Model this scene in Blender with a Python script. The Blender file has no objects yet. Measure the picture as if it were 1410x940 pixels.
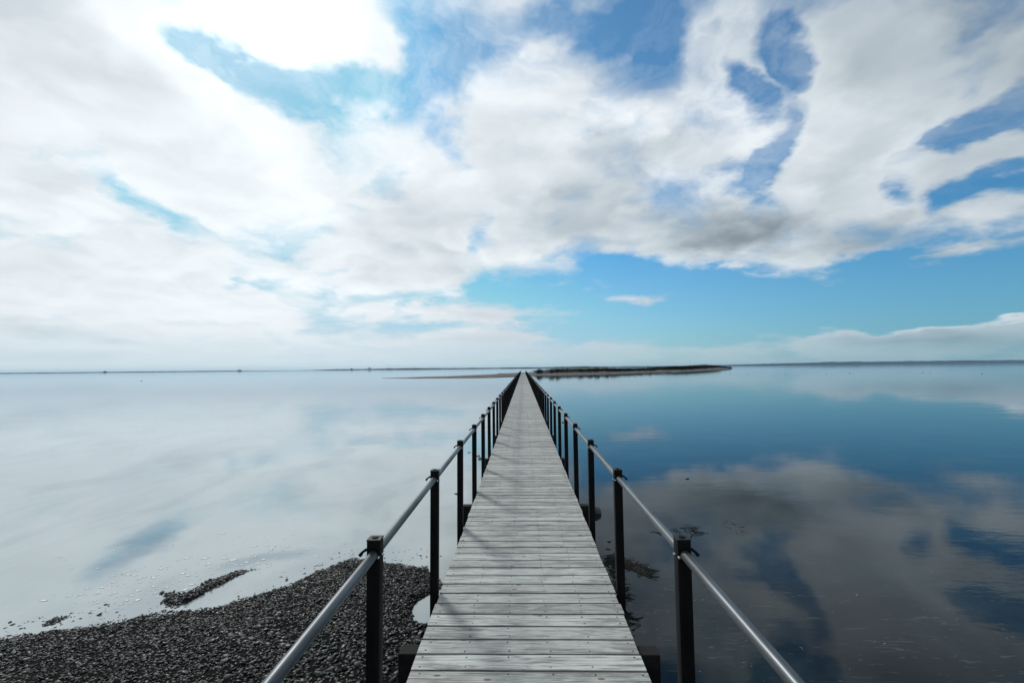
import bpy, math, random
import numpy as np
from mathutils import Matrix, Vector

random.seed(7)
rng = np.random.default_rng(11)
R = math.radians
scene = bpy.context.scene
C = scene.collection

# ------------------------------------------------------------------ camera
DECK = 0.70                      # deck top above the water
EYE = DECK + 1.69
CAMX = -0.012
F = 640.0                        # focal length in pixels of the 1410 px wide photograph
cam_d = bpy.data.cameras.new('camera')
cam = bpy.data.objects.new('camera', cam_d)
C.objects.link(cam)
cam_d.sensor_fit = 'HORIZONTAL'
cam_d.sensor_width = 36.0
cam_d.lens = 36.0 * F / 1410.0
cam_d.clip_start = 0.05
cam_d.clip_end = 60000
CAM_ROT = Matrix.Rotation(R(1.33), 3, 'Z') @ Matrix.Rotation(R(90 + 3.26), 3, 'X') @ Matrix.Rotation(R(-0.58), 3, 'Z')
cam.matrix_world = Matrix.Translation((CAMX, 0, EYE)) @ CAM_ROT.to_4x4()
scene.camera = cam

scene.view_settings.view_transform = 'Standard'
scene.view_settings.look = 'None'
scene.view_settings.gamma = 1
scene.view_settings.use_curve_mapping = False
scene.view_settings.exposure = 0.0

def ray(px, py):
    return (CAM_ROT @ Vector(((px - 705) / F, (470 - py) / F, -1))).normalized()

def azel(px, py):
    d = ray(px, py)
    return math.atan2(d.x, d.y), math.asin(d.z)

def ground(px, py, z=0.0):
    d = ray(px, py)
    t = (z - EYE) / d.z
    return CAMX + d.x * t, d.y * t

# ------------------------------------------------------------------ sun
SUN_AZ, SUN_EL = R(-31.0), R(37.0)
sd = Vector((math.sin(SUN_AZ) * math.cos(SUN_EL), math.cos(SUN_AZ) * math.cos(SUN_EL), math.sin(SUN_EL)))
sun_d = bpy.data.lights.new('sun', 'SUN')
sun_d.energy = 2.3
sun_d.angle = R(9.0)
sun_d.color = (1.0, 0.965, 0.91)
sun = bpy.data.objects.new('sun', sun_d)
C.objects.link(sun)
sun.rotation_euler = sd.to_track_quat('Z', 'Y').to_euler()
sun.location = (0, 0, 50)

# ------------------------------------------------------------------ node helper
class G:
    def __init__(self, tree):
        self.t = tree
    def new(self, kind, **kw):
        n = self.t.nodes.new(kind)
        for k, v in kw.items():
            setattr(n, k, v)
        return n
    def put(self, sock, v):
        if v is None:
            return
        if isinstance(v, bpy.types.NodeSocket):
            self.t.links.new(v, sock)
        elif isinstance(v, bpy.types.Node):
            self.t.links.new(v.outputs[0], sock)
        else:
            if sock.type == 'RGBA' and len(v) == 3:
                v = (*v, 1)
            sock.default_value = v
    def m(self, op, a, b=None, c=None, clamp=False):
        n = self.new('ShaderNodeMath', operation=op, use_clamp=clamp)
        self.put(n.inputs[0], a)
        self.put(n.inputs[1], b)
        if c is not None:
            self.put(n.inputs[2], c)
        return n.outputs[0]
    def v(self, op, a, b=None, s=None):
        n = self.new('ShaderNodeVectorMath', operation=op)
        self.put(n.inputs[0], a)
        if b is not None:
            self.put(n.inputs[1], b)
        if s is not None:
            self.put(n.inputs[3], s)
        return n.outputs['Value'] if op in ('LENGTH', 'DOT_PRODUCT', 'DISTANCE') else n.outputs[0]
    def comb(self, x=0.0, y=0.0, z=0.0):
        n = self.new('ShaderNodeCombineXYZ')
        for i, q in enumerate((x, y, z)):
            self.put(n.inputs[i], q)
        return n.outputs[0]
    def sep(self, a):
        n = self.new('ShaderNodeSeparateXYZ')
        self.put(n.inputs[0], a)
        return n.outputs
    def noise(self, vec, scale=1.0, detail=4.0, rough=0.5, dist=0.0, color=False, lac=2.0, dim='3D'):
        n = self.new('ShaderNodeTexNoise', noise_dimensions=dim)
        self.put(n.inputs['Vector'], vec)
        n.inputs['Scale'].default_value = scale
        n.inputs['Detail'].default_value = detail
        n.inputs['Roughness'].default_value = rough
        n.inputs['Lacunarity'].default_value = lac
        n.inputs['Distortion'].default_value = dist
        return n.outputs['Color' if color else 0]
    def mr(self, v, a, b, c=0.0, d=1.0, smooth=True):
        n = self.new('ShaderNodeMapRange', interpolation_type='SMOOTHSTEP' if smooth else 'LINEAR')
        for i, q in enumerate((v, a, b, c, d)):
            self.put(n.inputs[i], q)
        return n.outputs[0]
    def mix(self, f, a, b, mode='MIX'):
        n = self.new('ShaderNodeMix', data_type='RGBA', blend_type=mode)
        self.put(n.inputs[0], f)
        self.put(n.inputs[6], a)
        self.put(n.inputs[7], b)
        return n.outputs[2]
    def mapping(self, vec, loc=(0, 0, 0), rot=(0, 0, 0), scale=(1, 1, 1), kind='POINT'):
        n = self.new('ShaderNodeMapping', vector_type=kind)
        self.put(n.inputs[0], vec)
        n.inputs[1].default_value = loc
        n.inputs[2].default_value = rot
        n.inputs[3].default_value = scale
        return n.outputs[0]
    def bump(self, h, strength=0.3, dist=0.01, normal=None):
        n = self.new('ShaderNodeBump')
        n.inputs['Strength'].default_value = strength if not isinstance(strength, bpy.types.NodeSocket) else 1
        if isinstance(strength, bpy.types.NodeSocket):
            self.t.links.new(strength, n.inputs['Strength'])
        n.inputs['Distance'].default_value = dist
        self.put(n.inputs['Height'], h)
        if normal is not None:
            self.put(n.inputs['Normal'], normal)
        return n.outputs[0]

# ------------------------------------------------------------------ sky: Nishita air with broken cloud
world = bpy.data.worlds.new('World')
scene.world = world
world.use_nodes = True
wt = world.node_tree
wt.nodes.clear()
g = G(wt)
tc = g.new('ShaderNodeTexCoord').outputs['Generated']
x, y, z = g.sep(g.v('NORMALIZE', tc))
az = g.m('ARCTAN2', x, y)
el = g.m('ARCSINE', z)
P = g.comb(az, el, 0.0)
zz = g.m('ADD', g.m('MAXIMUM', z, 0.0), 0.26)
q = g.comb(g.m('DIVIDE', x, zz), g.m('DIVIDE', y, zz), g.m('MULTIPLY', z, 1.0))     # a cloud layer seen from below
# wander of the cloud edges
wv = g.v('SUBTRACT', g.noise(q, 2.3, 5, 0.58, color=True, dim='2D'), (0.5, 0.5, 0.5))
wamp = g.mr(el, 0.02, 0.35, 0.02, 0.21, smooth=False)
Pw = g.v('ADD', P, g.v('SCALE', wv, s=wamp))

def blobs(spec, vec, after=None):
    """spec: photo px x, y, half sizes, tilt (deg, down to the right), weight -> soft ellipses on the sky."""
    acc = None
    for (px, py, rx, ry, ang, w) in spec:
        a0 = np.array(azel(px, py))
        ca, sa = math.cos(R(ang)), math.sin(R(ang))
        e1 = (np.array(azel(px + ca * 8, py + sa * 8)) - a0) / 8 * rx
        e2 = (np.array(azel(px - sa * 8, py + ca * 8)) - a0) / 8 * ry
        U, S, _ = np.linalg.svd(np.stack([e1, e2], 1))
        th = math.atan2(U[1, 0], U[0, 0])
        src = vec
        dep = acc if acc is not None else after
        if dep is not None:       # a vanishing term, so that the ellipses are evaluated one after another
            ma = g.new('ShaderNodeVectorMath', operation='MULTIPLY_ADD')
            g.put(ma.inputs[0], dep); ma.inputs[1].default_value = (1e-7, 1e-7, 1e-7); g.put(ma.inputs[2], vec)
            src = ma.outputs[0]
        mp = g.mapping(src, (a0[0], a0[1], 0), (0, 0, th), (S[0], S[1], 1), 'TEXTURE')
        r = g.mr(g.v('LENGTH', mp), 1.18, 0.0, 0.0, w * 1.12, smooth=False)
        acc = r if acc is None else g.m('ADD', acc, r)
    return acc

COVER = [
    # gaps of blue
    (610, 20, 120, 80, 60, -1.0), (590, 95, 60, 55, 40, -0.5),
    (490, 125, 130, 56, 20, -0.9), (345, 88, 130, 40, 32, -1.05), (270, 50, 60, 34, 40, -0.8),
    (760, 42, 70, 34, 0, -0.6), (880, 40, 60, 60, 70, -0.9), (800, 85, 40, 22, 0, -0.3),
    (1095, 60, 60, 50, 90, -1.1), (1025, 125, 30, 48, -20, -1.0), (1100, 105, 40, 25, 0, -0.4),
    (1066, 200, 60, 30, -60, -0.9), (1030, 244, 50, 36, -20, -1.0), (1085, 110, 90, 34, -60, -0.45),
    (1375, 150, 110, 44, -28, -1.15), (1290, 188, 70, 34, -20, -0.95), (1290, 100, 80, 40, -40, -0.4),
    (1252, 250, 26, 46, 20, -0.8), (1375, 258, 90, 28, -20, -0.8), (1300, 280, 50, 22, -30, -0.5),
    (1400, 385, 240, 72, 0, -1.7), (1150, 405, 280, 52, 0, -1.7), (900, 395, 160, 45, 5, -1.0), (720, 405, 110, 32, 0, -0.95),
    (870, 372, 42, 34, 0, -0.6), (815, 352, 34, 22, 0, -0.5),
    (645, 215, 34, 80, -20, -0.7), (662, 305, 36, 38, 0, -0.7), (560, 75, 40, 60, 0, -0.3),
    (185, 250, 70, 22, 38, -0.55), (235, 300, 40, 16, 40, -0.35), (355, 240, 60, 30, 30, -0.3),
    (230, 378, 40, 16, 30, -0.5), (345, 392, 90, 9, 0, -0.5), (560, 412, 120, 16, -4, -0.75), (480, 378, 60, 8, 0, -0.3), (300, 422, 60, 6, 0, -0.3),
    (620, 446, 120, 12, 0, -0.6), (900, 445, 240, 34, 0, -1.3), (1130, 432, 220, 28, 0, -1.4), (1000, 468, 170, 12, 0, -0.8), (430, 455, 60, 7, 0, -0.3),
    (1260, 250, 150, 200, 0, -0.10), (1370, 60, 120, 90, 0, -0.40),
    # cloud masses
    (130, 120, 260, 150, 30, 0.45), (400, 20, 130, 85, 10, 0.8), (500, 30, 70, 60, 60, 0.35),
    (430, 300, 330, 110, 10, 0.45), (120, 420, 300, 110, 0, 0.4), (690, 120, 110, 70, 20, 0.35),
    (820, 240, 170, 120, 0, 0.5), (980, 60, 95, 90, 0, 0.4), (1180, 110, 90, 170, 10, 0.5), (1180, 215, 110, 60, 0, 0.3), (1170, 270, 130, 90, 0, 0.45),
    (1020, 330, 230, 55, 0, 0.45), (1360, 215, 80, 30, -25, 0.35), (1360, 318, 80, 34, -10, 0.55), (960, 170, 90, 60, 0, 0.3),
    # low streaks
    (640, 436, 120, 10, -2, 0.6), (890, 412, 75, 9, -4, 0.75), (735, 462, 50, 6, 0, 0.5), (905, 470, 60, 4, 0, 0.5), (630, 466, 50, 5, 0, 0.5),
    (1345, 452, 140, 15, -5, 1.9), (1210, 464, 120, 9, -3, 1.5), (1405, 441, 60, 14, 0, 1.0), (560, 425, 60, 8, 0, 0.4),
]
SHADE = [
    (150, 110, 210, 75, 28, -0.13), (40, 60, 120, 120, 0, -0.07), (60, 459, 90, 12, 5, -0.14), (60, 490, 160, 8, 0, -0.10), (160, 473, 40, 6, 0, -0.10),
    (560, 305, 110, 40, 0, -0.10), (800, 255, 130, 50, -10, -0.08), (850, 210, 60, 40, 0, -0.05), (810, 315, 130, 30, -10, -0.10),
    (730, 235, 60, 34, -35, 0.14), (830, 165, 170, 26, -4, 0.12), (1000, 160, 60, 50, 40, 0.10), (900, 265, 70, 40, 0, 0.12), (770, 285, 110, 44, 10, -0.06),
    (870, 195, 90, 30, 0, -0.12), (700, 100, 90, 50, 0, 0.08), (1180, 190, 100, 40, 0, 0.10), (980, 380, 120, 18, -5, 0.12), (700, 350, 120, 24, 0, 0.08), (1060, 300, 200, 60, 0, -0.10),
    (1045, 322, 130, 34, 3, -0.24), (1200, 330, 90, 26, -20, -0.20), (1250, 350, 80, 30, 0, -0.12), (960, 330, 60, 30, 0, -0.10),
    (1140, 345, 110, 30, 0, 0.20), (950, 365, 120, 26, 0, 0.10), (1200, 110, 60, 160, 10, -0.08), (1350, 60, 140, 120, 0, -0.16), (1330, 470, 200, 18, 0, -0.22),
    (1400, 250, 120, 100, 0, -0.04), (1130, 230, 160, 110, 0, 0.12), (930, 160, 200, 140, 0, 0.08), (1320, 441, 120, 8, -6, 0.22),
    (380, 0, 260, 150, 10, 0.16), (360, 10, 130, 110, 0, 0.40), (330, 420, 420, 110, 0, 0.06), (330, 200, 260, 60, 40, 0.10), (640, 170, 150, 60, 0, 0.05), (300, 400, 400, 80, 0, 0.04),
]
cov0 = blobs(COVER, Pw)
shade = blobs(SHADE, Pw, cov0)
cov = g.m('ADD', cov0, 0.84)
qw = g.v('ADD', q, g.v('SCALE', wv, s=0.35))
toward = (sd.x, sd.y, 0.0)
def cloud_h(vec, det):
    n = g.noise(vec, 1.6, det, 0.53, dim='2D')
    vr = g.new('ShaderNodeTexVoronoi', feature='SMOOTH_F1', voronoi_dimensions='2D')
    g.put(vr.inputs['Vector'], vec)
    vr.inputs['Scale'].default_value = 3.6
    vr.inputs['Detail'].default_value = 1.0
    vr.inputs['Roughness'].default_value = 0.45
    vr.inputs['Smoothness'].default_value = 0.6
    puff = g.m('SUBTRACT', 0.45, vr.outputs['Distance'])
    return g.m('ADD', g.m('SUBTRACT', n, 0.5), g.m('MULTIPLY', puff, 0.22))
n1 = cloud_h(qw, 8)
n2 = cloud_h(g.v('ADD', qw, g.v('SCALE', toward, s=0.10)), 4)
fine = g.noise(qw, 8.0, 5, 0.62, dim='2D')
dens_in = g.m('ADD', cov, g.m('ADD', g.m('MULTIPLY', n1, 2.6), g.m('MULTIPLY', g.m('SUBTRACT', fine, 0.5), 0.45)))
dens = g.mr(dens_in, -0.15, 0.95)
thick = g.mr(dens_in, 0.7, 1.9, 0.0, 1.0)
sunprox = g.v('DOT_PRODUCT', g.v('NORMALIZE', tc), tuple(sd))
glow = g.m('POWER', g.m('MAXIMUM', sunprox, 0.0), 5.0)
lit = g.m('MULTIPLY', g.m('SUBTRACT', n1, n2), g.mr(el, 0.0, 0.25, 0.15, 0.62))
base_l = g.m('ADD', g.mr(az, 0.4, -0.5, 0.65, 0.73), g.m('MULTIPLY', glow, 0.28))
lum = g.m('ADD', g.m('ADD', base_l, lit), g.m('ADD', shade, g.m('MULTIPLY', thick, -0.07)))
lum = g.m('MAXIMUM', lum, 0.12)
ccol = g.mix(g.mr(lum, 0.25, 0.9, smooth=False), (0.74, 0.92, 1.06), (0.935, 0.995, 1.035))
cloud = g.v('SCALE', ccol, s=lum)

sky = g.new('ShaderNodeTexSky', sky_type='NISHITA')
sky.sun_disc = False
sky.sun_elevation = SUN_EL
sky.sun_rotation = SUN_AZ
sky.altitude = 0
sky.air_density = 1.0
sky.dust_density = 0.6
sky.ozone_density = 2.0
STR = 0.1
skyc = g.v('MULTIPLY', sky.outputs[0], (0.029, 0.080, 0.104))
skyc = g.v('MINIMUM', skyc, (0.33, 0.60, 0.80))
# pale haze low over the water, thicker towards the sun
hz = g.m('MULTIPLY', g.mr(el, 0.0, 0.26, 1.0, 0.0, smooth=False), g.mr(az, -0.9, 0.95, 1.0, 0.55, smooth=False))
hz = g.m('POWER', hz, 1.25)
hcol = g.mix(g.mr(az, -0.5, 0.9), (0.68, 0.79, 0.82), (0.21, 0.35, 0.51))
skyc = g.mix(hz, skyc, hcol)
lowfade = g.mr(el, 0.0, 0.09, 0.0, 1.0)
veil = g.m('MULTIPLY', g.mr(g.m('ADD', g.m('MULTIPLY', n1, 1.2), g.m('SUBTRACT', fine, 0.5)), -0.35, 0.35, 0.06, 0.50), g.mr(el, 0.15, 0.45, 0.0, 1.0))
dens = g.m('MAXIMUM', dens, veil)
densf = g.m('MULTIPLY', dens, g.m('ADD', 0.35, g.m('MULTIPLY', lowfade, 0.65)))
col = g.mix(densf, skyc, cloud)
below = g.mr(el, -0.02, -0.001, 0.0, 1.0)
col = g.mix(below, (0.10, 0.13, 0.15), col)
bg = g.new('ShaderNodeBackground')
bg.inputs[1].default_value = STR
g.put(bg.inputs[0], g.v('SCALE', col, s=1.0 / STR))
wo = g.new('ShaderNodeOutputWorld')
wt.links.new(bg.outputs[0], wo.inputs[0])
world.cycles.sampling_method = 'MANUAL'
world.cycles.sample_map_resolution = 512

# ------------------------------------------------------------------ object helpers
def link(name, me, parent=None):
    o = bpy.data.objects.new(name, me)
    C.objects.link(o)
    if parent is not None:
        o.parent = parent
    return o

def tag(o, label=None, cat=None, group=None, kind=None):
    if label: o['label'] = label
    if cat: o['category'] = cat
    if group: o['group'] = group
    if kind: o['kind'] = kind
    return o

def empty(name, loc=(0, 0, 0)):
    o = bpy.data.objects.new(name, None)
    C.objects.link(o)
    o.location = loc
    o.empty_display_size = 0.2
    return o

class MB:
    def __init__(self):
        self.v, self.f, self.m = [], [], []
    def add(self, vs, fs, mi=0):
        b = len(self.v)
        self.v += [tuple(p) for p in vs]
        self.f += [tuple(i + b for i in f) for f in fs]
        self.m += [mi] * len(fs)
    def box(self, x0, x1, y0, y1, z0, z1, bev=0.0, mi=0):
        if bev <= 0:
            vs = [(x0, y0, z0), (x1, y0, z0), (x1, y1, z0), (x0, y1, z0), (x0, y0, z1), (x1, y0, z1), (x1, y1, z1), (x0, y1, z1)]
            fs = [(0, 3, 2, 1), (4, 5, 6, 7), (0, 1, 5, 4), (1, 2, 6, 5), (2, 3, 7, 6), (3, 0, 4, 7)]
            self.add(vs, fs, mi)
            return
        import bmesh
        bm = bmesh.new()
        bmesh.ops.create_cube(bm, size=1)
        for v in bm.verts:
            v.co = Vector(((x0 + x1) / 2 + v.co.x * (x1 - x0), (y0 + y1) / 2 + v.co.y * (y1 - y0), (z0 + z1) / 2 + v.co.z * (z1 - z0)))
        bmesh.ops.bevel(bm, geom=list(bm.edges), offset=bev, segments=2, affect='EDGES', profile=0.5)
        bm.verts.index_update()
        self.add([v.co[:] for v in bm.verts], [[v.index for v in f.verts] for f in bm.faces], mi)
        bm.free()
    def tube(self, pts, r, n=12, cap=True, mi=0):
        rs = r if isinstance(r, (list, tuple)) else [r] * len(pts)
        pts = [Vector(p) for p in pts]
        vs, fs = [], []
        for i, p in enumerate(pts):
            d = (pts[min(i + 1, len(pts) - 1)] - pts[max(i - 1, 0)]).normalized()
            u = d.cross(Vector((0, 0, 1)))
            if u.length < 1e-4:
                u = Vector((1, 0, 0))
            u.normalize()
            w = d.cross(u)
            for k in range(n):
                a = 2 * math.pi * k / n
                vs.append(p + (u * math.cos(a) + w * math.sin(a)) * rs[i])
        for i in range(len(pts) - 1):
            for k in range(n):
                a, b = i * n + k, i * n + (k + 1) % n
                fs.append((a, b, b + n, a + n))
        if cap:
            fs.append(tuple(range(n))[::-1])
            fs.append(tuple(range((len(pts) - 1) * n, len(pts) * n)))
        self.add(vs, fs, mi)
    def build(self, name, mats, parent=None, smooth=False):
        me = bpy.data.meshes.new(name)
        me.from_pydata(self.v, [], self.f)
        mats = mats if isinstance(mats, (list, tuple)) else [mats]
        for q_ in mats:
            me.materials.append(q_)
        if len(mats) > 1:
            me.polygons.foreach_set('material_index', self.m)
        if smooth:
            me.polygons.foreach_set('use_smooth', [True] * len(me.polygons))
        me.update()
        return link(name, me, parent)

def np_mesh(name, V, Fc, mat, smooth=False, parent=None):
    """V (n,3), Fc (m,k) arrays."""
    me = bpy.data.meshes.new(name)
    k = Fc.shape[1]
    me.vertices.add(len(V))
    me.vertices.foreach_set('co', np.ascontiguousarray(V, dtype=np.float32).ravel())
    me.loops.add(Fc.size)
    me.loops.foreach_set('vertex_index', np.ascontiguousarray(Fc, dtype=np.int32).ravel())
    me.polygons.add(len(Fc))
    me.polygons.foreach_set('loop_start', np.arange(0, Fc.size, k, dtype=np.int32))
    me.polygons.foreach_set('loop_total', np.full(len(Fc), k, dtype=np.int32))
    if smooth:
        me.polygons.foreach_set('use_smooth', np.ones(len(Fc), dtype=bool))
    me.materials.append(mat)
    me.update(calc_edges=True)
    me.validate()
    return link(name, me, parent)

def smooth_by_angle(o, deg=35):
    import bmesh
    bm = bmesh.new(); bm.from_mesh(o.data)
    for f in bm.faces: f.smooth = True
    for e in bm.edges:
        if len(e.link_faces) == 2 and e.calc_face_angle(0) > R(deg):
            e.smooth = False
    bm.to_mesh(o.data); bm.free()

# ------------------------------------------------------------------ materials
def mat(name):
    m_ = bpy.data.materials.new(name)
    m_.use_nodes = True
    m_.node_tree.nodes.clear()
    gg = G(m_.node_tree)
    out = gg.new('ShaderNodeOutputMaterial')
    return m_, gg, out

def principled(gg, out, color, rough=0.5, metal=0.0, normal=None, spec=0.5):
    p = gg.new('ShaderNodeBsdfPrincipled')
    gg.put(p.inputs['Base Color'], color)
    gg.put(p.inputs['Roughness'], rough)
    p.inputs['Metallic'].default_value = metal
    p.inputs['Specular IOR Level'].default_value = spec
    if normal is not None:
        gg.put(p.inputs['Normal'], normal)
    gg.t.links.new(p.outputs[0], out.inputs[0])
    return p

def m_wood():
    m_, g, out = mat('weathered_decking')
    o = g.new('ShaderNodeTexCoord').outputs['Object']
    x, y, z = g.sep(o)
    isl = g.new('ShaderNodeNewGeometry').outputs['Random Per Island']
    off = g.m('MULTIPLY', isl, 137.0)
    gv = g.comb(g.m('ADD', g.m('MULTIPLY', x, 1.0), off), g.m('MULTIPLY', y, 1.0), off)
    grain = g.noise(g.mapping(gv, scale=(2.2, 55, 1)), 1.0, 6, 0.62, dist=1.2)
    fine_ = g.noise(g.mapping(gv, scale=(9, 260, 1)), 1.0, 4, 0.6)
    fig = g.noise(g.mapping(gv, scale=(3.0, 11, 1)), 1.0, 3, 0.5, dist=0.8)
    stain = g.noise(g.comb(g.m('MULTIPLY', x, 1.2), y, off), 1.6, 5, 0.6)
    blot = g.noise(o, 2.3, 5, 0.62)
    c = g.mix(isl, (0.235, 0.238, 0.222), (0.44, 0.447, 0.425))
    c = g.mix(g.m('MULTIPLY', g.mr(grain, 0.44, 0.62), 0.9), c, (0.105, 0.11, 0.105))
    c = g.mix(g.m('MULTIPLY', g.mr(fine_, 0.46, 0.62), 0.5), c, (0.56, 0.58, 0.57))
    c = g.mix(g.m('MULTIPLY', g.mr(fig, 0.52, 0.66), 0.6), c, (0.15, 0.145, 0.13))
    c = g.mix(g.m('MULTIPLY', g.mr(stain, 0.56, 0.74), 0.5), c, (0.13, 0.14, 0.135))
    c = g.mix(g.m('MULTIPLY', g.mr(blot, 0.54, 0.72), 0.35), c, (0.46, 0.48, 0.46))
    # knots: a cell pattern on each board, most cells empty
    vor = g.new('ShaderNodeTexVoronoi', voronoi_dimensions='2D')
    g.put(vor.inputs['Vector'], g.mapping(gv, scale=(3.2, 7.0, 1)))
    vor.inputs['Scale'].default_value = 1.0
    vor.inputs['Randomness'].default_value = 1.0
    pick = g.mr(g.sep(vor.outputs['Color'])[0], 0.72, 0.74)
    knot = g.m('MULTIPLY', g.mr(vor.outputs['Distance'], 0.085, 0.045), pick)
    halo = g.m('MULTIPLY', g.m('MULTIPLY', g.mr(vor.outputs['Distance'], 0.28, 0.08), pick), 0.35)
    c = g.mix(halo, c, (0.42, 0.42, 0.38))
    c = g.mix(g.m('MULTIPLY', knot, 0.75), c, (0.05, 0.045, 0.04))
    fe = g.m('ABSOLUTE', g.m('SUBTRACT', g.m('FRACT', g.m('DIVIDE', y, 0.15)), 0.5))
    c = g.mix(g.m('MULTIPLY', g.mr(g.m('ADD', fe, g.m('MULTIPLY', g.m('SUBTRACT', grain, 0.5), 0.06)), 0.405, 0.462), 0.65), c, (0.07, 0.07, 0.062))
    crack = g.noise(g.mapping(gv, scale=(1.5, 120, 1)), 1.0, 2, 0.5)
    ck = g.mr(crack, 0.70, 0.74)
    c = g.mix(g.m('MULTIPLY', ck, 0.7), c, (0.05, 0.05, 0.045))
    h = g.m('ADD', g.m('MULTIPLY', grain, 0.6), g.m('ADD', g.m('MULTIPLY', fine_, 0.3), g.m('MULTIPLY', ck, -0.8)))
    principled(g, out, c, g.mr(grain, 0.3, 0.7, 0.62, 0.85), 0, g.bump(h, 0.45, 0.0025), 0.25)
    return m_

def m_simple(name, color, color2, scale=8.0, rough=0.5, rough2=None, metal=0.0, bumpd=0.001, spec=0.5, stretch=(1, 1, 1)):
    m_, g, out = mat(name)
    o = g.mapping(g.new('ShaderNodeTexCoord').outputs['Object'], scale=stretch)
    n = g.noise(o, scale, 6, 0.6)
    c = g.mix(g.mr(n, 0.35, 0.68), color, color2)
    r = g.mr(n, 0.3, 0.7, rough, rough if rough2 is None else rough2)
    principled(g, out, c, r, metal, g.bump(g.noise(o, scale * 6, 4, 0.6), 0.5, bumpd), spec)
    return m_

WOOD = m_wood()
POST = m_simple('dark_post_paint', (0.003, 0.0033, 0.0035), (0.008, 0.0085, 0.009), 9, 0.45, 0.65, bumpd=0.0006, spec=0.07, stretch=(1, 1, 0.15))
CAPM = m_simple('post_cap_plastic', (0.006, 0.0065, 0.007), (0.02, 0.021, 0.022), 30, 0.45, 0.7, bumpd=0.0003, spec=0.2)
BEAM = m_simple('tarred_beam', (0.006, 0.006, 0.006), (0.02, 0.021, 0.021), 6, 0.7, 0.9, spec=0.12, bumpd=0.003, stretch=(0.3, 1, 1))
RAIL = m_simple('galvanised_rail', (0.10, 0.112, 0.122), (0.04, 0.046, 0.052), 14, 0.33, 0.55, metal=0.75, bumpd=0.0002, stretch=(1, 0.12, 1))
STEEL = m_simple('bright_bolt_steel', (0.6, 0.6, 0.6), (0.4, 0.4, 0.4), 50, 0.25, 0.4, metal=1.0, bumpd=0.0001)
SCREW = m_simple('screw_head', (0.02, 0.02, 0.019), (0.06, 0.055, 0.05), 50, 0.5, 0.6, metal=0.4, bumpd=0.0001)
SCRUB = m_simple('dark_scrub', (0.004, 0.006, 0.004), (0.014, 0.018, 0.010), 0.6, 0.9, bumpd=0.01, spec=0.05)
DRYGRASS = m_simple('dry_grass', (0.06, 0.058, 0.04), (0.11, 0.10, 0.07), 0.3, 0.9, bumpd=0.01, spec=0.2)
SAND = m_simple('dull_sand', (0.07, 0.066, 0.06), (0.12, 0.113, 0.10), 0.25, 0.9, bumpd=0.02, spec=0.2)
WETSAND = m_simple('wet_sand', (0.030, 0.024, 0.022), (0.075, 0.060, 0.055), 0.15, 0.8, bumpd=0.02, spec=0.3)
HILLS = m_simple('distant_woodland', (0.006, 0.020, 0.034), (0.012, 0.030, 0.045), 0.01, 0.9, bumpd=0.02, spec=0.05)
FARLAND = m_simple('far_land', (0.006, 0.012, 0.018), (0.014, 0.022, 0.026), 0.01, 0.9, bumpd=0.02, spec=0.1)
WEED = m_simple('wet_seaweed', (0.004, 0.005, 0.004), (0.014, 0.014, 0.010), 25, 0.4, 0.7, spec=0.2, bumpd=0.001)
ROCKM = m_simple('dark_wet_rock', (0.010, 0.011, 0.011), (0.045, 0.045, 0.043), 12, 0.35, 0.7, bumpd=0.006)
FOAMM = m_simple('foam', (0.75, 0.76, 0.74), (0.55, 0.57, 0.56), 60, 0.4, 0.6, bumpd=0.001)

def m_pebble():
    m_, g, out = mat('shingle')
    isl = g.new('ShaderNodeNewGeometry').outputs['Random Per Island']
    o = g.new('ShaderNodeTexCoord').outputs['Object']
    n = g.noise(o, 60, 4, 0.6)
    c = g.mix(g.mr(isl, 0.0, 0.75, smooth=False), (0.006, 0.0065, 0.0075), (0.015, 0.0165, 0.0165))
    c = g.mix(g.mr(isl, 0.88, 1.0), c, (0.10, 0.10, 0.092))
    c = g.mix(g.m('MULTIPLY', g.mr(n, 0.5, 0.75), 0.4), c, (0.015, 0.015, 0.016))
    patch = g.mr(g.noise(o, 0.9, 3, 0.6), 0.57, 0.68)
    c = g.mix(g.m('MULTIPLY', patch, 0.45), c, (0.018, 0.035, 0.028))
    principled(g, out, c, g.mr(n, 0.3, 0.7, 0.35, 0.65), 0, g.bump(n, 0.4, 0.002), 0.28)
    return m_
PEBBLE = m_pebble()
GRAVELBED = m_simple('wet_shingle_bed', (0.003, 0.0035, 0.0035), (0.010, 0.0105, 0.0105), 40, 0.9, 1.0, bumpd=0.01, spec=0.05)

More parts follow.
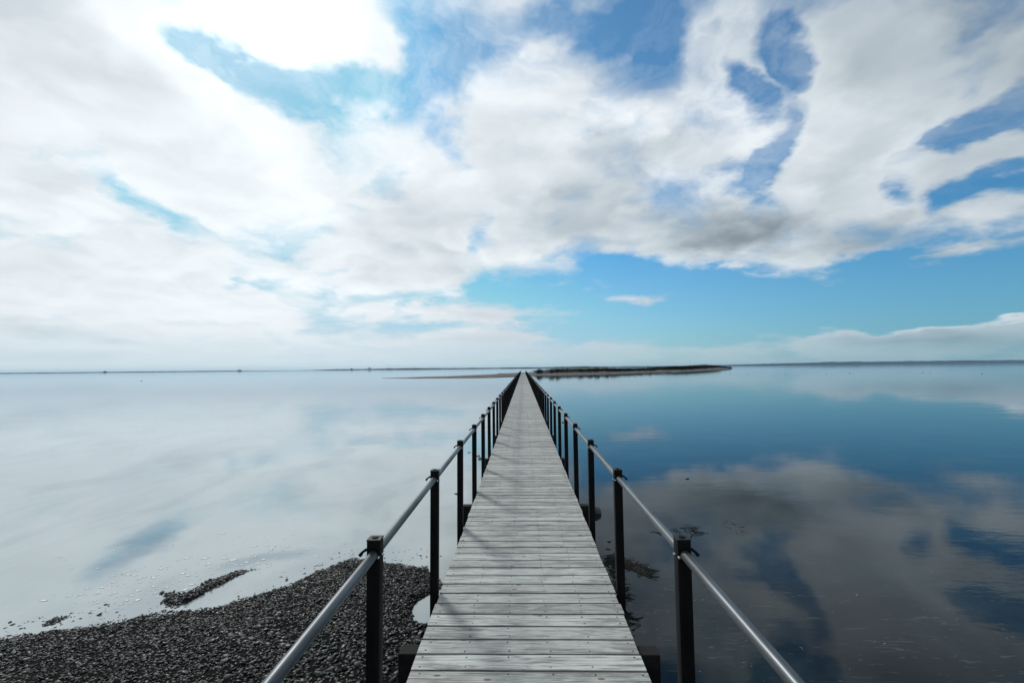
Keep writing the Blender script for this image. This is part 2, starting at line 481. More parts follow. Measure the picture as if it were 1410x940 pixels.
def m_water():
    m_, g, out = mat('calm_water')
    o = g.new('ShaderNodeTexCoord').outputs['Object']
    x, y, z = g.sep(o)
    # slow swell plus small ripples, the ripples in wandering patches
    s1 = g.noise(g.mapping(o, scale=(0.5, 1.3, 1)), 0.8, 3, 0.5)
    s2 = g.noise(g.mapping(o, rot=(0, 0, R(20)), scale=(1, 2.4, 1)), 5.0, 4, 0.55, dist=0.6)
    patch = g.mr(g.noise(g.mapping(o, scale=(0.25, 0.6, 1)), 1.0, 4, 0.6), 0.50, 0.66)
    h = g.m('ADD', g.m('MULTIPLY', s1, 0.010), g.m('MULTIPLY', g.m('MULTIPLY', s2, 0.0045), g.m('ADD', patch, 0.18)))
    nrm = g.bump(h, 0.30, 1.0)
    fr = g.new('ShaderNodeFresnel')
    g.put(fr.inputs[1], nrm)
    FRN = fr
    gl = g.new('ShaderNodeBsdfGlossy')
    gl.inputs['Color'].default_value = (0.86, 0.92, 0.97, 1)
    g.put(gl.inputs['Roughness'], 0.035)
    g.put(gl.inputs['Normal'], nrm)
    # bright cloud reflection painted in west of the bridge, dark weed bed east of it
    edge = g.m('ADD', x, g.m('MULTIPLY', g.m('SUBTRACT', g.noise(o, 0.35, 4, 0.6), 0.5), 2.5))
    glare = g.mr(edge, 0.6, -1.6)
    glare_far = g.mr(y, 60, 8, 0.0, 1.0)
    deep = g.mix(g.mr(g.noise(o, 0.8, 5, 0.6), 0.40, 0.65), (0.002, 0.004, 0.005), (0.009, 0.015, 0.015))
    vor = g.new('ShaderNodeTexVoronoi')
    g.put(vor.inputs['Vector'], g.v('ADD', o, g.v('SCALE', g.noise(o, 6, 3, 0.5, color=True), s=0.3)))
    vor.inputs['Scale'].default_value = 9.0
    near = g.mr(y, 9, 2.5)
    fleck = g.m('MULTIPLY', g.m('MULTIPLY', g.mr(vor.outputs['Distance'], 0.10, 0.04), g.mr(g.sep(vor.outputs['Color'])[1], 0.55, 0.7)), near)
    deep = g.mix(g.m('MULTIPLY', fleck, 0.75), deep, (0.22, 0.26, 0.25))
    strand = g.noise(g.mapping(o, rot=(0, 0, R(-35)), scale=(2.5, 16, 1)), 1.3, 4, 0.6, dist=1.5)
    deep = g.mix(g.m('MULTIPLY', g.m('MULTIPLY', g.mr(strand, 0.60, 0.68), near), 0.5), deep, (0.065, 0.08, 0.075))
    glare_n = g.noise(g.mapping(o, rot=(0, 0, R(25)), scale=(0.9, 0.5, 1)), 0.6, 5, 0.58, dist=0.7)
    pale = g.mix(g.mr(glare_n, 0.45, 0.68), (0.39, 0.425, 0.415), (0.31, 0.345, 0.35))  # uneven cloud reflection, put into the diffuse colour
    def sky_gap_patch(px, py, rx, ry, ang, w):      # reflection of a blue sky gap, painted into the body colour
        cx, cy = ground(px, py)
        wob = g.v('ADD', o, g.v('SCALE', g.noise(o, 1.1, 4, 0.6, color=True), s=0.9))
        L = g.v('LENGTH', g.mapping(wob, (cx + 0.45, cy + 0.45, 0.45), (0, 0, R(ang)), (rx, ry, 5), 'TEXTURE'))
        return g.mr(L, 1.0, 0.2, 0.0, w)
    hs = g.m('MAXIMUM', g.m('MAXIMUM', sky_gap_patch(195, 752, 1.5, 0.45, 112, 0.8), sky_gap_patch(370, 770, 0.8, 0.30, 30, 0.55)), sky_gap_patch(230, 640, 4.0, 1.3, 112, 0.4))
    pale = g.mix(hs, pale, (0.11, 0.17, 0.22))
    glare_f = g.m('MULTIPLY', glare, glare_far)
    g.put(FRN.inputs[0], g.m('ADD', 1.26, g.m('MULTIPLY', glare_f, 0.5)))
    body = g.mix(g.m('MULTIPLY', glare, glare_far), deep, pale)
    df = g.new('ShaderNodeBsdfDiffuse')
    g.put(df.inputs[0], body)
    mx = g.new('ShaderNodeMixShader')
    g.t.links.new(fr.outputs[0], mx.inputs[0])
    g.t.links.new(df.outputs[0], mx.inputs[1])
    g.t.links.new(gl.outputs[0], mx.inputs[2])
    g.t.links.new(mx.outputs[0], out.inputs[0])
    return m_
WATER = m_water()

# ------------------------------------------------------------------ water sheet
mb = MB()
xs = [-14000, -3000, -300, -30, 30, 300, 3000, 14000]
ys = [-4000, -300, -20, 40, 300, 3000, 14000]
vs = [(a, b, 0) for b in ys for a in xs]
nx = len(xs)
fs = [(j * nx + i, j * nx + i + 1, (j + 1) * nx + i + 1, (j + 1) * nx + i) for j in range(len(ys) - 1) for i in range(nx - 1)]
mb.add(vs, fs)
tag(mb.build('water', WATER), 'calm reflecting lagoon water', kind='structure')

# ------------------------------------------------------------------ shingle beach at the near left
shore_px = [(-60, 892), (0, 882), (60, 872), (130, 861), (230, 846), (300, 836), (340, 823), (400, 806), (440, 786), (480, 771), (510, 772), (540, 779), (585, 781)]
shore = np.array([ground(*p) for p in shore_px])
sx, sy = shore[:, 0], shore[:, 1]
ord_ = np.argsort(sx); sx, sy = sx[ord_], sy[ord_]
sx = np.concatenate([[-30, -9], sx, [-0.55, -0.25, 0.1, 0.5, 1.2, 4.0]])
sy = np.concatenate([[-6.0, sy[0] - 0.6], sy, [4.7, 3.9, 2.8, 2.2, 1.2, -1.0]])
def lattice(seed, n=64):
    r = np.random.default_rng(seed)
    return r.random((n, n))
LAT = lattice(3)
def vnoise(x, y, s):
    x = x * s + 1000.3; y = y * s + 1000.7
    i, j = np.floor(x).astype(int), np.floor(y).astype(int)
    fx, fy = x - i, y - j
    fx, fy = fx * fx * (3 - 2 * fx), fy * fy * (3 - 2 * fy)
    a = LAT[i % 64, j % 64]; b = LAT[(i + 1) % 64, j % 64]; c = LAT[i % 64, (j + 1) % 64]; d = LAT[(i + 1) % 64, (j + 1) % 64]
    return a * (1 - fx) * (1 - fy) + b * fx * (1 - fy) + c * (1 - fx) * fy + d * fx * fy
pool = ground(588, 840)
def beach_h(x, y):
    ys_ = np.interp(x, sx, sy)
    d = ys_ - y + (vnoise(x, y, 2.5) - 0.5) * 0.12 + (vnoise(x, y, 7) - 0.5) * 0.06
    h = np.where(d > 0, 0.14 * (1 - np.exp(-d * 0.55)), 0.10 * d)
    pr = np.sqrt(((x - pool[0] - 0.10) / 0.30) ** 2 + ((y - pool[1]) / 0.42) ** 2) + (vnoise(x, y, 6) - .5) * .35
    h = h - 0.17 * np.clip(1 - pr, 0, 1) ** 0.9
    return h
gx, gy = np.meshgrid(np.linspace(-16, 3, 240), np.linspace(-8, 6.0, 220))
H = beach_h(gx, gy) + (vnoise(gx, gy, 12) - .5) * 0.012
H = np.maximum(H, -0.6)
V = np.stack([gx.ravel(), gy.ravel(), H.ravel()], 1)
nj, ni = gx.shape
idx = np.arange(nj * ni).reshape(nj, ni)
Fq = np.stack([idx[:-1, :-1].ravel(), idx[:-1, 1:].ravel(), idx[1:, 1:].ravel(), idx[1:, :-1].ravel()], 1)
bo = np_mesh('beach', V, Fq, GRAVELBED, smooth=True)
tag(bo, 'dark wet ground under the shingle', kind='structure')

def ico(level):
    import bmesh
    bm = bmesh.new()
    bmesh.ops.create_icosphere(bm, subdivisions=level, radius=1)
    V_ = np.array([v.co[:] for v in bm.verts]); F_ = np.array([[v.index for v in f.verts] for f in bm.faces])
    bm.free()
    return V_, F_
ICO1, ICO1F = ico(1)
ICO2, ICO2F = ico(2)
def base_shapes(Vb, n):
    out = []
    for _ in range(n):
        s = Vb.copy()
        for _k in range(5):       # slice flat facets so that pebbles are slaty
            d = rng.normal(size=3); d /= np.linalg.norm(d)
            lim = rng.uniform(0.55, 0.85)
            pr = s @ d
            s = s - np.outer(np.maximum(pr - lim, 0), d)
        s *= 1 + rng.normal(size=(len(s), 1)) * 0.04
        out.append(s)
    return out
SH2 = base_shapes(ICO2, 12)
SH1 = base_shapes(ICO1, 12)
def pebbles(name, px, py, pz, rad, level, tilt=0.35, sink=0.2):
    shapes, Fb = (SH2, ICO2F) if level == 2 else (SH1, ICO1F)
    n = len(px)
    nv = len(shapes[0])
    pick = rng.integers(0, len(shapes), n)
    B = np.stack(shapes)[pick]                                     # n,nv,3
    sc = np.stack([rad * rng.uniform(0.9, 1.35, n), rad * rng.uniform(0.6, 0.95, n), rad * rng.uniform(0.26, 0.50, n)], 1)
    B = B * sc[:, None, :]
    a = rng.normal(0.35, 0.6, n); t1 = rng.normal(0, tilt, n); t2 = rng.normal(0, tilt, n)
    c, s = np.cos(t1), np.sin(t1)
    yv = B[:, :, 1] * c[:, None] - B[:, :, 2] * s[:, None]; zv = B[:, :, 1] * s[:, None] + B[:, :, 2] * c[:, None]
    xv = B[:, :, 0]
    c, s = np.cos(t2), np.sin(t2)
    xv, zv = xv * c[:, None] + zv * s[:, None], -xv * s[:, None] + zv * c[:, None]
    c, s = np.cos(a), np.sin(a)
    xv, yv = xv * c[:, None] - yv * s[:, None], xv * s[:, None] + yv * c[:, None]
    V = np.stack([xv + px[:, None], yv + py[:, None], zv + (pz + rad * sink)[:, None]], 2).reshape(-1, 3)
    Fc = (Fb[None] + (np.arange(n) * nv)[:, None, None]).reshape(-1, 3)
    return np_mesh(name, V, Fc, PEBBLE, smooth=(level == 2))

# shingle in front of the lens: fine pebbles, then larger ones near the bridge
N = 112000
px_ = rng.uniform(-8.5, 0.6, N); py_ = rng.uniform(1.2, 6.3, N)
hh = beach_h(px_, py_)
keep = (hh > -0.006) | ((hh > -0.055) & (rng.random(N) < 0.16) & (vnoise(px_, py_, 4) > .55))
big = np.exp(-(((px_ + 1.15) / 0.9) ** 2 + ((py_ - 3.6) / 0.7) ** 2))
rad = rng.lognormal(-4.50, 0.34, N) * (1 + 0.40 * big)
rad = np.where(rng.random(N) < 0.02, rad * 1.8, rad * 0.94)
rad = np.minimum(rad, 0.036)
dens_ = 0.85 / (1 + 0.7 * big)
keep &= (rng.random(N) < dens_ * 1.15)
px_, py_, rad, hh = px_[keep], py_[keep], rad[keep], hh[keep]
o = pebbles('shingle', px_, py_, np.maximum(hh, -0.006), rad, 2)
tag(o, 'dark wet shingle covering the beach left of the bridge', 'shingle', kind='stuff')
# the same shingle beyond the picture, coarser
N = 22000
px_ = rng.uniform(-14, 2.0, N); py_ = rng.uniform(-6, 4.0, N)
hh = beach_h(px_, py_)
keep = (hh > -0.006) & ((py_ < 1.2) | (px_ < -8.5))
o = pebbles('shingle', px_[keep], py_[keep], hh[keep], rng.lognormal(-3.9, 0.3, keep.sum()), 1)
tag(o, 'dark wet shingle on the beach beside and behind the bridge start', 'shingle', kind='stuff')
# the little bank of shingle standing out of the shallows
def bank(name, pts, width, n, r0, label):
    P_ = np.array([ground(*p) for p in pts])
    seg = np.concatenate([[0], np.cumsum(np.linalg.norm(np.diff(P_, axis=0), axis=1))])
    t = rng.beta(1.3, 1.3, n) * seg[-1]
    cx = np.interp(t, seg, P_[:, 0]); cy = np.interp(t, seg, P_[:, 1])
    w = np.interp(t / seg[-1], np.linspace(0, 1, len(width)), width)
    u = rng.normal(0, 0.5, n)
    X = cx + rng.normal(0, 0.03, n); Y = cy + u * w
    zz_ = np.maximum(0, 1 - (u) ** 2) * w * 0.16 * rng.random(n)
    o = pebbles(name, X, Y, zz_ - 0.004, rng.lognormal(r0, 0.3, n), 2, tilt=0.5)
    tag(o, label, 'shingle', kind='stuff')
bank('shingle_bank', [(232, 826), (262, 822), (285, 808), (305, 800), (322, 791), (333, 786)], [0.05, 0.20, 0.22, 0.17, 0.09, 0.02], 2000, -4.15, 'low black bank of shingle standing out of the pale shallows')
bank('shingle_patch', [(62, 861), (75, 854), (90, 849)], [0.03, 0.06, 0.03], 110, -4.4, 'scatter of black pebbles in the shallows at far left of the beach')
bank('shingle_patch', [(228, 816), (234, 818), (238, 826)], [0.03, 0.04, 0.03], 60, -4.1, 'small black pebble cluster at the left end of the shingle bank')
bank('shingle_patch', [(328, 789), (340, 786), (352, 782)], [0.05, 0.06, 0.02], 26, -4.5, 'loose pebbles trailing off the right end of the shingle bank')

# ------------------------------------------------------------------ footbridge
HALF = 0.66
PITCH = 0.15
bridge = empty('footbridge', (0, -3, DECK))
tag(bridge, 'long straight footbridge of weathered grey boards running out over the water', 'footbridge')
DY0 = -3.0
mb = MB()
nb = int((143.0 - DY0) / PITCH)
prof = [(-0.0700, -0.035), (0.0700, -0.035), (0.0700, -0.004), (0.069, -0.0008), (0.065, 0), (-0.065, 0), (-0.069, -0.0008), (-0.0700, -0.004)]
for i in range(nb):
    yc = i * PITCH + PITCH / 2 + random.uniform(-0.001, 0.001)
    if i * PITCH + DY0 > 50:
        pr_ = [(-0.0700, -0.035), (0.0700, -0.035), (0.0700, -0.002), (-0.0700, -0.002)]
    else:
        pr_ = prof
    xa, xb = -HALF + random.uniform(-0.006, 0.006), HALF + random.uniform(-0.006, 0.006)
    dz = random.uniform(-0.0015, 0.0012); tz = random.uniform(-0.01, 0.01); sk = random.uniform(-0.0015, 0.0015)
    ns = 6 if i * PITCH + DY0 < 25 else 1
    vs = []
    cup = [random.uniform(-0.0008, 0.0008) for _ in range(ns + 1)]
    for k in range(ns + 1):
        xx = xa + (xb - xa) * k / ns
        for (a, b) in pr_:
            vs.append((xx, yc + a * 0.995 + sk * (1 if k else -1), b + dz + a * tz + cup[k]))
    n = len(pr_)
    fs = [tuple(range(n))[::-1], tuple(range(ns * n, ns * n + n))]
    for k in range(ns):
        for j in range(n):
            a, b = k * n + j, k * n + (j + 1) % n
            fs.append((a, b, b + n, a + n))
    fs = [f[::-1] for f in fs]
    mb.add(vs, fs, 0)
    # screw heads, two to a board over every bearer
    if i * PITCH + DY0 < 22:
        for fx in (-0.615, -0.37, -0.125, 0.125, 0.37, 0.615):
            for s in (-1, 1):
                if random.random() < 0.12:
                    continue
                cx, cy = fx + random.uniform(-0.012, 0.012), yc + s * random.uniform(0.038, 0.05)
                r_ = random.uniform(0.0045, 0.0062)
                zt = dz + (cy - yc) * tz + 0.0012
                ring = [(cx + r_ * math.cos(a), cy + r_ * math.sin(a), zt) for a in [k * math.pi / 4 for k in range(8)]]
                low = [(p[0], p[1], zt - 0.004) for p in ring]
                mb.add(ring + low, [tuple(range(8))] + [(k, k + 8, (k + 1) % 8 + 8, (k + 1) % 8) for k in range(8)], 1)
o = mb.build('deck', [WOOD, SCREW], bridge)
import bmesh as _bm
b_ = _bm.new(); b_.from_mesh(o.data); _bm.ops.recalc_face_normals(b_, faces=b_.faces); b_.to_mesh(o.data); b_.free()
# bearers along the bridge
for fx in (-0.55, -0.2, 0.2, 0.55):
    mb = MB(); mb.box(fx - 0.03, fx + 0.03, 0.02, 145.9, -0.17, -0.0385)
    mb.build('bearer', BEAM, bridge)
# cross beams and piles
mb = MB(); mb.box(-0.795, 0.795, -0.05, 0.05, -0.30, -0.042, bev=0.006)
cb = mb.build('cross_beam', BEAM, bridge); cb.location = (0, 2.97 + 3, 0)
mb = MB(); mb.tube([(0, 0, -1.9), (0, 0, -0.303)], 0.085, 14)
pl = mb.build('pile', BEAM, bridge); smooth_by_angle(pl)
pl.location = (-0.6, 2.97 + 3, 0)
first = True
k = -1
while 2.97 + 3.03 * k < 143:
    yy = 2.97 + 3.03 * k + 3
    if k == 0:
        c_ = cb
    else:
        c_ = cb.copy(); C.objects.link(c_); c_.parent = bridge
    c_.location = (0, yy, 0)
    for s in (-1, 1):
        if k == 0 and s == -1:
            p_ = pl
        else:
            p_ = pl.copy(); C.objects.link(p_); p_.parent = bridge
        p_.location = (s * 0.6, yy, 0)
    k += 1

# ------------------------------------------------------------------ railings
PW = 0.06
POST_H = 0.909
RAILZ = POST_H - 0.062
POSTX = HALF + 0.012 + PW / 2
STEP = 1.44
Y1 = 2.15 + PW / 2
def post_mesh():
    mb = MB(); mb.box(-PW / 2, PW / 2, -PW / 2, PW / 2, -0.26, POST_H - 0.004, bev=0.003)
    return mb
for side, lab in ((-1, 'left railing, black posts and round metal handrail over pale water and shingle'),
                  (1, 'right railing, black posts and round metal handrail over the dark water')):
    rl = empty('railing', (side * POSTX, DY0, DECK))
    tag(rl, lab, 'railing', 'railings along both edges of the footbridge')
    post0 = post_mesh().build('post', POST, rl)
    smooth_by_angle(post0)
    # cap plate with its round plug
    mb = MB(); mb.box(-PW / 2 - 0.0015, PW / 2 + 0.0015, -PW / 2 - 0.0015, PW / 2 + 0.0015, POST_H - 0.0035, POST_H + 0.003, bev=0.001)
    cap0 = mb.build('end_cap', CAPM, post0)
    mb = MB(); mb.tube([(0, 0, POST_H + 0.0032), (0, 0, POST_H + 0.008)], [0.0155, 0.0135], 16)
    plug0 = mb.build('plug', POST, post0)
    # lever of the clamp on the outer side
    mb = MB()
    hp = [(side * 0.020, -0.004, RAILZ + 0.016), (side * 0.040, -0.006, RAILZ + 0.013), (side * 0.054, -0.010, RAILZ + 0.004), (side * 0.064, -0.014, RAILZ - 0.008), (side * 0.067, -0.015, RAILZ - 0.012)]
    mb.tube(hp, [0.008, 0.007, 0.006, 0.0085, 0.008], 8)
    hook0 = mb.build('clamp_lever', POST, post0, smooth=True)
    # bright bolt beside the rail on the bridge side
    mb = MB()
    bx_ = -side * 0.024
    mb.tube([(bx_, -PW / 2 + 0.002, RAILZ - 0.012), (bx_, -PW / 2 - 0.008, RAILZ - 0.012), (bx_, -PW / 2 - 0.011, RAILZ - 0.012)], [0.007, 0.007, 0.004], 6)
    bolt0 = mb.build('bolt', STEEL, post0)
    mb = MB()
    bx2 = -side * (PW / 2)
    mb.tube([(bx2 + side * 0.002, 0.012, RAILZ - 0.014), (bx2 - side * 0.008, 0.012, RAILZ - 0.014)], [0.007, 0.005], 6)
    bolt1 = mb.build('bolt', STEEL, post0)
    mb = MB()
    mb.tube([(bx2 + side * 0.002, 0.0, -0.02), (bx2 - side * 0.006, 0.0, -0.02)], [0.006, 0.004], 6)
    bolt2 = mb.build('bolt', STEEL, post0)
    # collar where the rail enters the post
    cols = []
    for s in (-1, 1):
        mb = MB()
        mb.tube([(0, s * (PW / 2 - 0.002), RAILZ), (0, s * (PW / 2 + 0.006), RAILZ)], 0.0265, 20)
        cols.append(mb.build('rail_collar', POST, post0)); smooth_by_angle(cols[-1])
    # rail of one bay
    mb = MB(); L0, L1 = PW / 2 + 0.001, STEP - PW / 2 - 0.001
    mb.tube([(0, L0, RAILZ), (0, L1, RAILZ)], 0.0212, 24)
    rail0 = mb.build('handrail', RAIL, rl); smooth_by_angle(rail0)
    subs = [cap0, plug0, hook0, bolt0, bolt1, bolt2] + cols
    for n in range(-3, 97):
        if n == -3:
            po, ra = post0, rail0
        else:
            po = post0.copy(); C.objects.link(po); po.parent = rl
            ra = rail0.copy() if n < 96 else None
            if ra is not None:
                C.objects.link(ra); ra.parent = rl
            ss = subs if n < 16 else (subs[:1] + subs[2:3] if n < 40 else [])
            for s_ in ss:
                c_ = s_.copy(); C.objects.link(c_); c_.parent = po
        yy = Y1 + n * STEP - DY0
        po.location = (random.uniform(-.003, .003), yy, random.uniform(-.003, .003))
        po.rotation_euler = (random.uniform(-.004, .004), random.uniform(-.004, .004), random.uniform(-.01, .01))
        if ra is not None:
            ra.location = (0, yy, 0)

# ------------------------------------------------------------------ land at the far end
def strip_land(name, front, back, hmid, material, label, n=160, rows=14, seed=1, power=0.6, rough_=0.15):
    """front/back: world point lists; a low bank between the two shorelines."""
    Fp, Bp = np.array(front, float), np.array(back, float)
    def res(P_):
        s_ = np.concatenate([[0], np.cumsum(np.linalg.norm(np.diff(P_, axis=0), axis=1))]); s_ /= s_[-1]
        t = np.linspace(0, 1, n)
        return np.stack([np.interp(t, s_, P_[:, 0]), np.interp(t, s_, P_[:, 1])], 1)
    A, B = res(Fp), res(Bp)
    tt = np.linspace(0, 1, rows)
    t = np.linspace(0, 1, n)
    hm = np.interp(t, np.linspace(0, 1, len(hmid)), hmid)
    V = []
    for w in tt:
        p_ = A * (1 - w) + B * w
        prof_ = np.sin(np.pi * w) ** power
        wob = (vnoise(p_[:, 0] + seed * 9.1, p_[:, 1], 0.12) - 0.5) * 2
        zz_ = hm * prof_ * (1 + rough_ * 2 * wob) - 0.35 * (1 - prof_) ** 3
        if w == 0 or w == 1:
            zz_[:] = -0.4
        p2 = p_.copy()
        p2[:, 1] += (vnoise(p_[:, 0] * 1.0, p_[:, 1] + seed * 3.3, 0.25) - .5) * 2.0 * (1 - prof_)
        V.append(np.concatenate([p2, zz_[:, None]], 1))
    V = np.concatenate(V)
    idx = np.arange(rows * n).reshape(rows, n)
    Fq = np.stack([idx[:-1, :-1].ravel(), idx[:-1, 1:].ravel(), idx[1:, 1:].ravel(), idx[1:, :-1].ravel()], 1)
    o = np_mesh(name, V, Fq, material, smooth=True)
    return tag(o, label, kind='structure'), V.reshape(rows, n, 3)

isl, IV = strip_land('island_ground', [(-9, 139), (0, 141), (4, 148), (14, 152), (34, 168), (62, 205), (80, 222), (138, 330), (196, 440)],
                     [(-9, 190), (0, 200), (20, 215), (60, 260), (100, 330), (150, 420), (200, 452)],
                     [0.5, 0.75, 0.8, 0.9, 1.0, 1.3, 1.7, 1.6, 0.3], SAND, 'low sandy island at the far end of the bridge', n=220, power=0.55)
bar, _ = strip_land('sandbar', [(-37.5, 123), (-27, 121), (-16, 119.5), (-8, 122), (-2, 130), (0, 138)], [(-38, 125), (-30, 130), (-20, 145), (-10, 175), (0, 190)],
                    [0.05, 0.18, 0.25, 0.35, 0.50, 0.6], WETSAND, 'flat brown sandbar left of the bridge end', power=0.35)
spit, _ = strip_land('sand_spit', [(34, 520), (60, 540), (110, 560)], [(34, 535), (60, 560), (110, 580)], [0.8, 1.4, 1.0], SAND, 'thin pale spit beyond the island', power=0.5)

def leafmass(n, cx, cy, cz, rx, ry, rz, size):
    """n leaf-sized triangles through an ellipsoid volume, upper part denser."""
    u = rng.normal(size=(n, 3)); u /= np.linalg.norm(u, axis=1)[:, None]
    r = rng.random(n) ** 0.45
    lump = 0.75 + 0.5 * vnoise(u[:, 0] * 3 + cx, u[:, 1] * 3 + u[:, 2] * 2 + cy, 1.0)
    p_ = u * (r * lump)[:, None] * np.array([rx, ry, rz]) + np.array([cx, cy, cz])
    p_[:, 2] = np.maximum(p_[:, 2], 0.05)
    d1 = rng.normal(size=(n, 3)) * size; d2 = rng.normal(size=(n, 3)) * size
    V = np.stack([p_, p_ + d1, p_ + d2], 1).reshape(-1, 3)
    return V

# scrub over the island, thinning to dry grass at its tip
def island_h(x, y):
    d = (IV[:, :, 0] - x) ** 2 + (IV[:, :, 1] - y) ** 2
    i = np.unravel_index(np.argmin(d), d.shape)
    return IV[i][2]
vs_, vg_ = [], []
for row in range(2, 11):
    for c_i in range(8, 214):
        p_ = IV[row, c_i]
        t = c_i / 219
        if p_[2] < 0.3 or (p_[0] < 4.5 and row < 12) or vnoise(np.array(p_[0]), np.array(p_[1]), 0.09) < 0.12:
            continue
        hgt = 0.55 + 0.5 * float(vnoise(np.array(p_[0] + 31), np.array(p_[1]), 0.22)) + (0.5 if 0.35 < t < 0.8 else 0)
        (vg_ if (t > 0.62 and row > 4) else vs_).append(leafmass(22, p_[0] + rng.normal(0, .4), p_[1] + rng.normal(0, .4), p_[2] + hgt * .3, 1.5, 2.0, hgt, 0.24))
V = np.concatenate(vs_); o = np_mesh('scrub', V, np.arange(len(V)).reshape(-1, 3), SCRUB)
tag(o, 'black low scrub covering the island', 'scrub', kind='stuff')
V = np.concatenate(vg_); o = np_mesh('dune_grass', V, np.arange(len(V)).reshape(-1, 3), DRYGRASS)
tag(o, 'pale dune grass behind the scrub on the far part of the island', 'grass', kind='stuff')

def bush(px, depth, w, h, label):
    d = ray(px, 505)
    x_, y_ = CAMX + d.x / d.y * depth, depth
    gz = max(0.3, island_h(x_, y_))
    e = empty('bush', (x_, y_, gz))
    tag(e, label, 'bush', 'bushes along the island shore')
    V = np.concatenate([leafmass(150, 0, 0, h * 0.55, w * .5, w * .5, h * .5, 0.16),
                        leafmass(90, w * rng.uniform(-.35, .35), 0, h * 0.45, w * .4, w * .4, h * .42, 0.16)])
    np_mesh('crown', V, np.arange(len(V)).reshape(-1, 3), SCRUB, parent=e)
    mb = MB()
    for k_ in range(3):
        mb.tube([(0, 0, -0.1), (rng.uniform(-.2, .2) * w, rng.uniform(-.1, .1), h * .35), (rng.uniform(-.35, .35) * w, rng.uniform(-.2, .2), h * .7)], [0.06, 0.045, 0.02], 5)
    mb.build('stem', ROCKM, e)
for b in [(743, 158, 2.2, 1.6, 'low rounded bush nearest to the right of the bridge end'),
          (759, 159, 2.3, 1.8, 'left one of two close round bushes past the bridge end'),
          (766.5, 160, 2.2, 1.8, 'right one of two close round bushes past the bridge end'),
          (799, 172, 2.6, 1.7, 'tall lone bush between the paired bushes and the long dark scrub'),
          (812, 176, 2.2, 1.3, 'small bush just right of the tall lone bush'),
          (821, 178, 2.4, 1.6, 'wide ragged bush in the middle of the island shore'),
          (835, 185, 2.0, 1.4, 'small pointed bush beside the wide ragged bush'),
          (845, 188, 3.4, 1.7, 'broad bush joining the long dark scrub of the island')]:
    bush(*b)

# far shores
def far_shore(name, px0, px1, depth, hfun, material, label, thick=400, n=300):
    pxs = np.linspace(px0, px1, n)
    X = np.array([CAMX + ray(p, 505).x / ray(p, 505).y * depth for p in pxs])
    hh_ = np.array([hfun((p - px0) / (px1 - px0)) for p in pxs])
    rows = []
    for k_, (dy, hs) in enumerate(((0, -0.1), (thick * .02, 0.25), (thick * .12, 0.9), (thick * .3, 1.0), (thick * .6, 0.8), (thick, -0.1))):
        Z = hh_ * hs * (1 + 0.25 * (vnoise(X * 0.02 + k_ * 7, X * 0, 1.0) - .5)) if hs > 0 else np.full(n, -1.0)
        rows.append(np.stack([X * (depth + dy) / depth, np.full(n, depth + dy), Z], 1))
    V = np.concatenate(rows)
    idx = np.arange(len(rows) * n).reshape(len(rows), n)
    Fq = np.stack([idx[:-1, :-1].ravel(), idx[:-1, 1:].ravel(), idx[1:, 1:].ravel(), idx[1:, :-1].ravel()], 1)
    return tag(np_mesh(name, V, Fq, material), label, kind='structure')
def fn(seed, lo, hi, s, tl=0.03, tr=0.03):
    def f(t):
        v_ = float(vnoise(np.array(t * s + seed), np.array(seed * 1.7), 1.0)) * .6 + float(vnoise(np.array(t * s * 5 + seed), np.array(seed * 2.7), 1.0)) * .4
        e = min(1, t / tl if tl else 1, (1 - t) / tr if tr else 1)
        return (lo + (hi - lo) * v_) * max(0.02, e)
    return f
far_shore('far_shore', -500, 470, 2300, fn(2, 3.0, 4.2, 30, 0.01, 0.2), FARLAND, 'thin flat far shore across the left of the water')
far_shore('far_shore', 400, 1010, 2900, fn(5, 4, 9.5, 22, 0.10, 0.2), FARLAND, 'thin wooded far shore behind the bridge end')
far_shore('far_hills', 900, 2000, 7000, fn(9, 42, 58, 9, 0.25, 0.0), HILLS, 'low blue hills across the right of the water', thick=1500)

def copse(px, depth, w, h, label, n=260):
    d = ray(px, 505)
    e = empty('tree_clump', (CAMX + d.x / d.y * depth, depth, 2.5))
    tag(e, label, 'trees', 'tree clumps on the far shore')
    V = np.concatenate([leafmass(n // 3, o_ * w * .3, 0, h * k_ * .5, w * .32, w * .3, h * k_ * .5, 1.1) for o_, k_ in ((-1, .7), (0, 1), (1, .8))])
    np_mesh('crown', V, np.arange(len(V)).reshape(-1, 3), SCRUB, parent=e)
    mb = MB()
    for o_ in (-.3, 0, .3):
        mb.tube([(o_ * w, 0, -2), (o_ * w, 0, h * .5)], [0.5, 0.3], 6)
    mb.build('trunk', ROCKM, e)
copse(145, 2330, 13, 5.5, 'tiny dark tree clump alone on the far left shore')
copse(330, 2330, 18, 5.5, 'wider low tree clump on the far shore left of the sandbar')
copse(509, 2950, 20, 16, 'tall pointed tree clump on the far shore above the sandbar tip')
copse(536, 2950, 34, 11, 'long low tree clump on the far shore behind the sandbar')
copse(484, 2950, 12, 11, 'thin sparse tree clump at the left end of the wooded far shore')

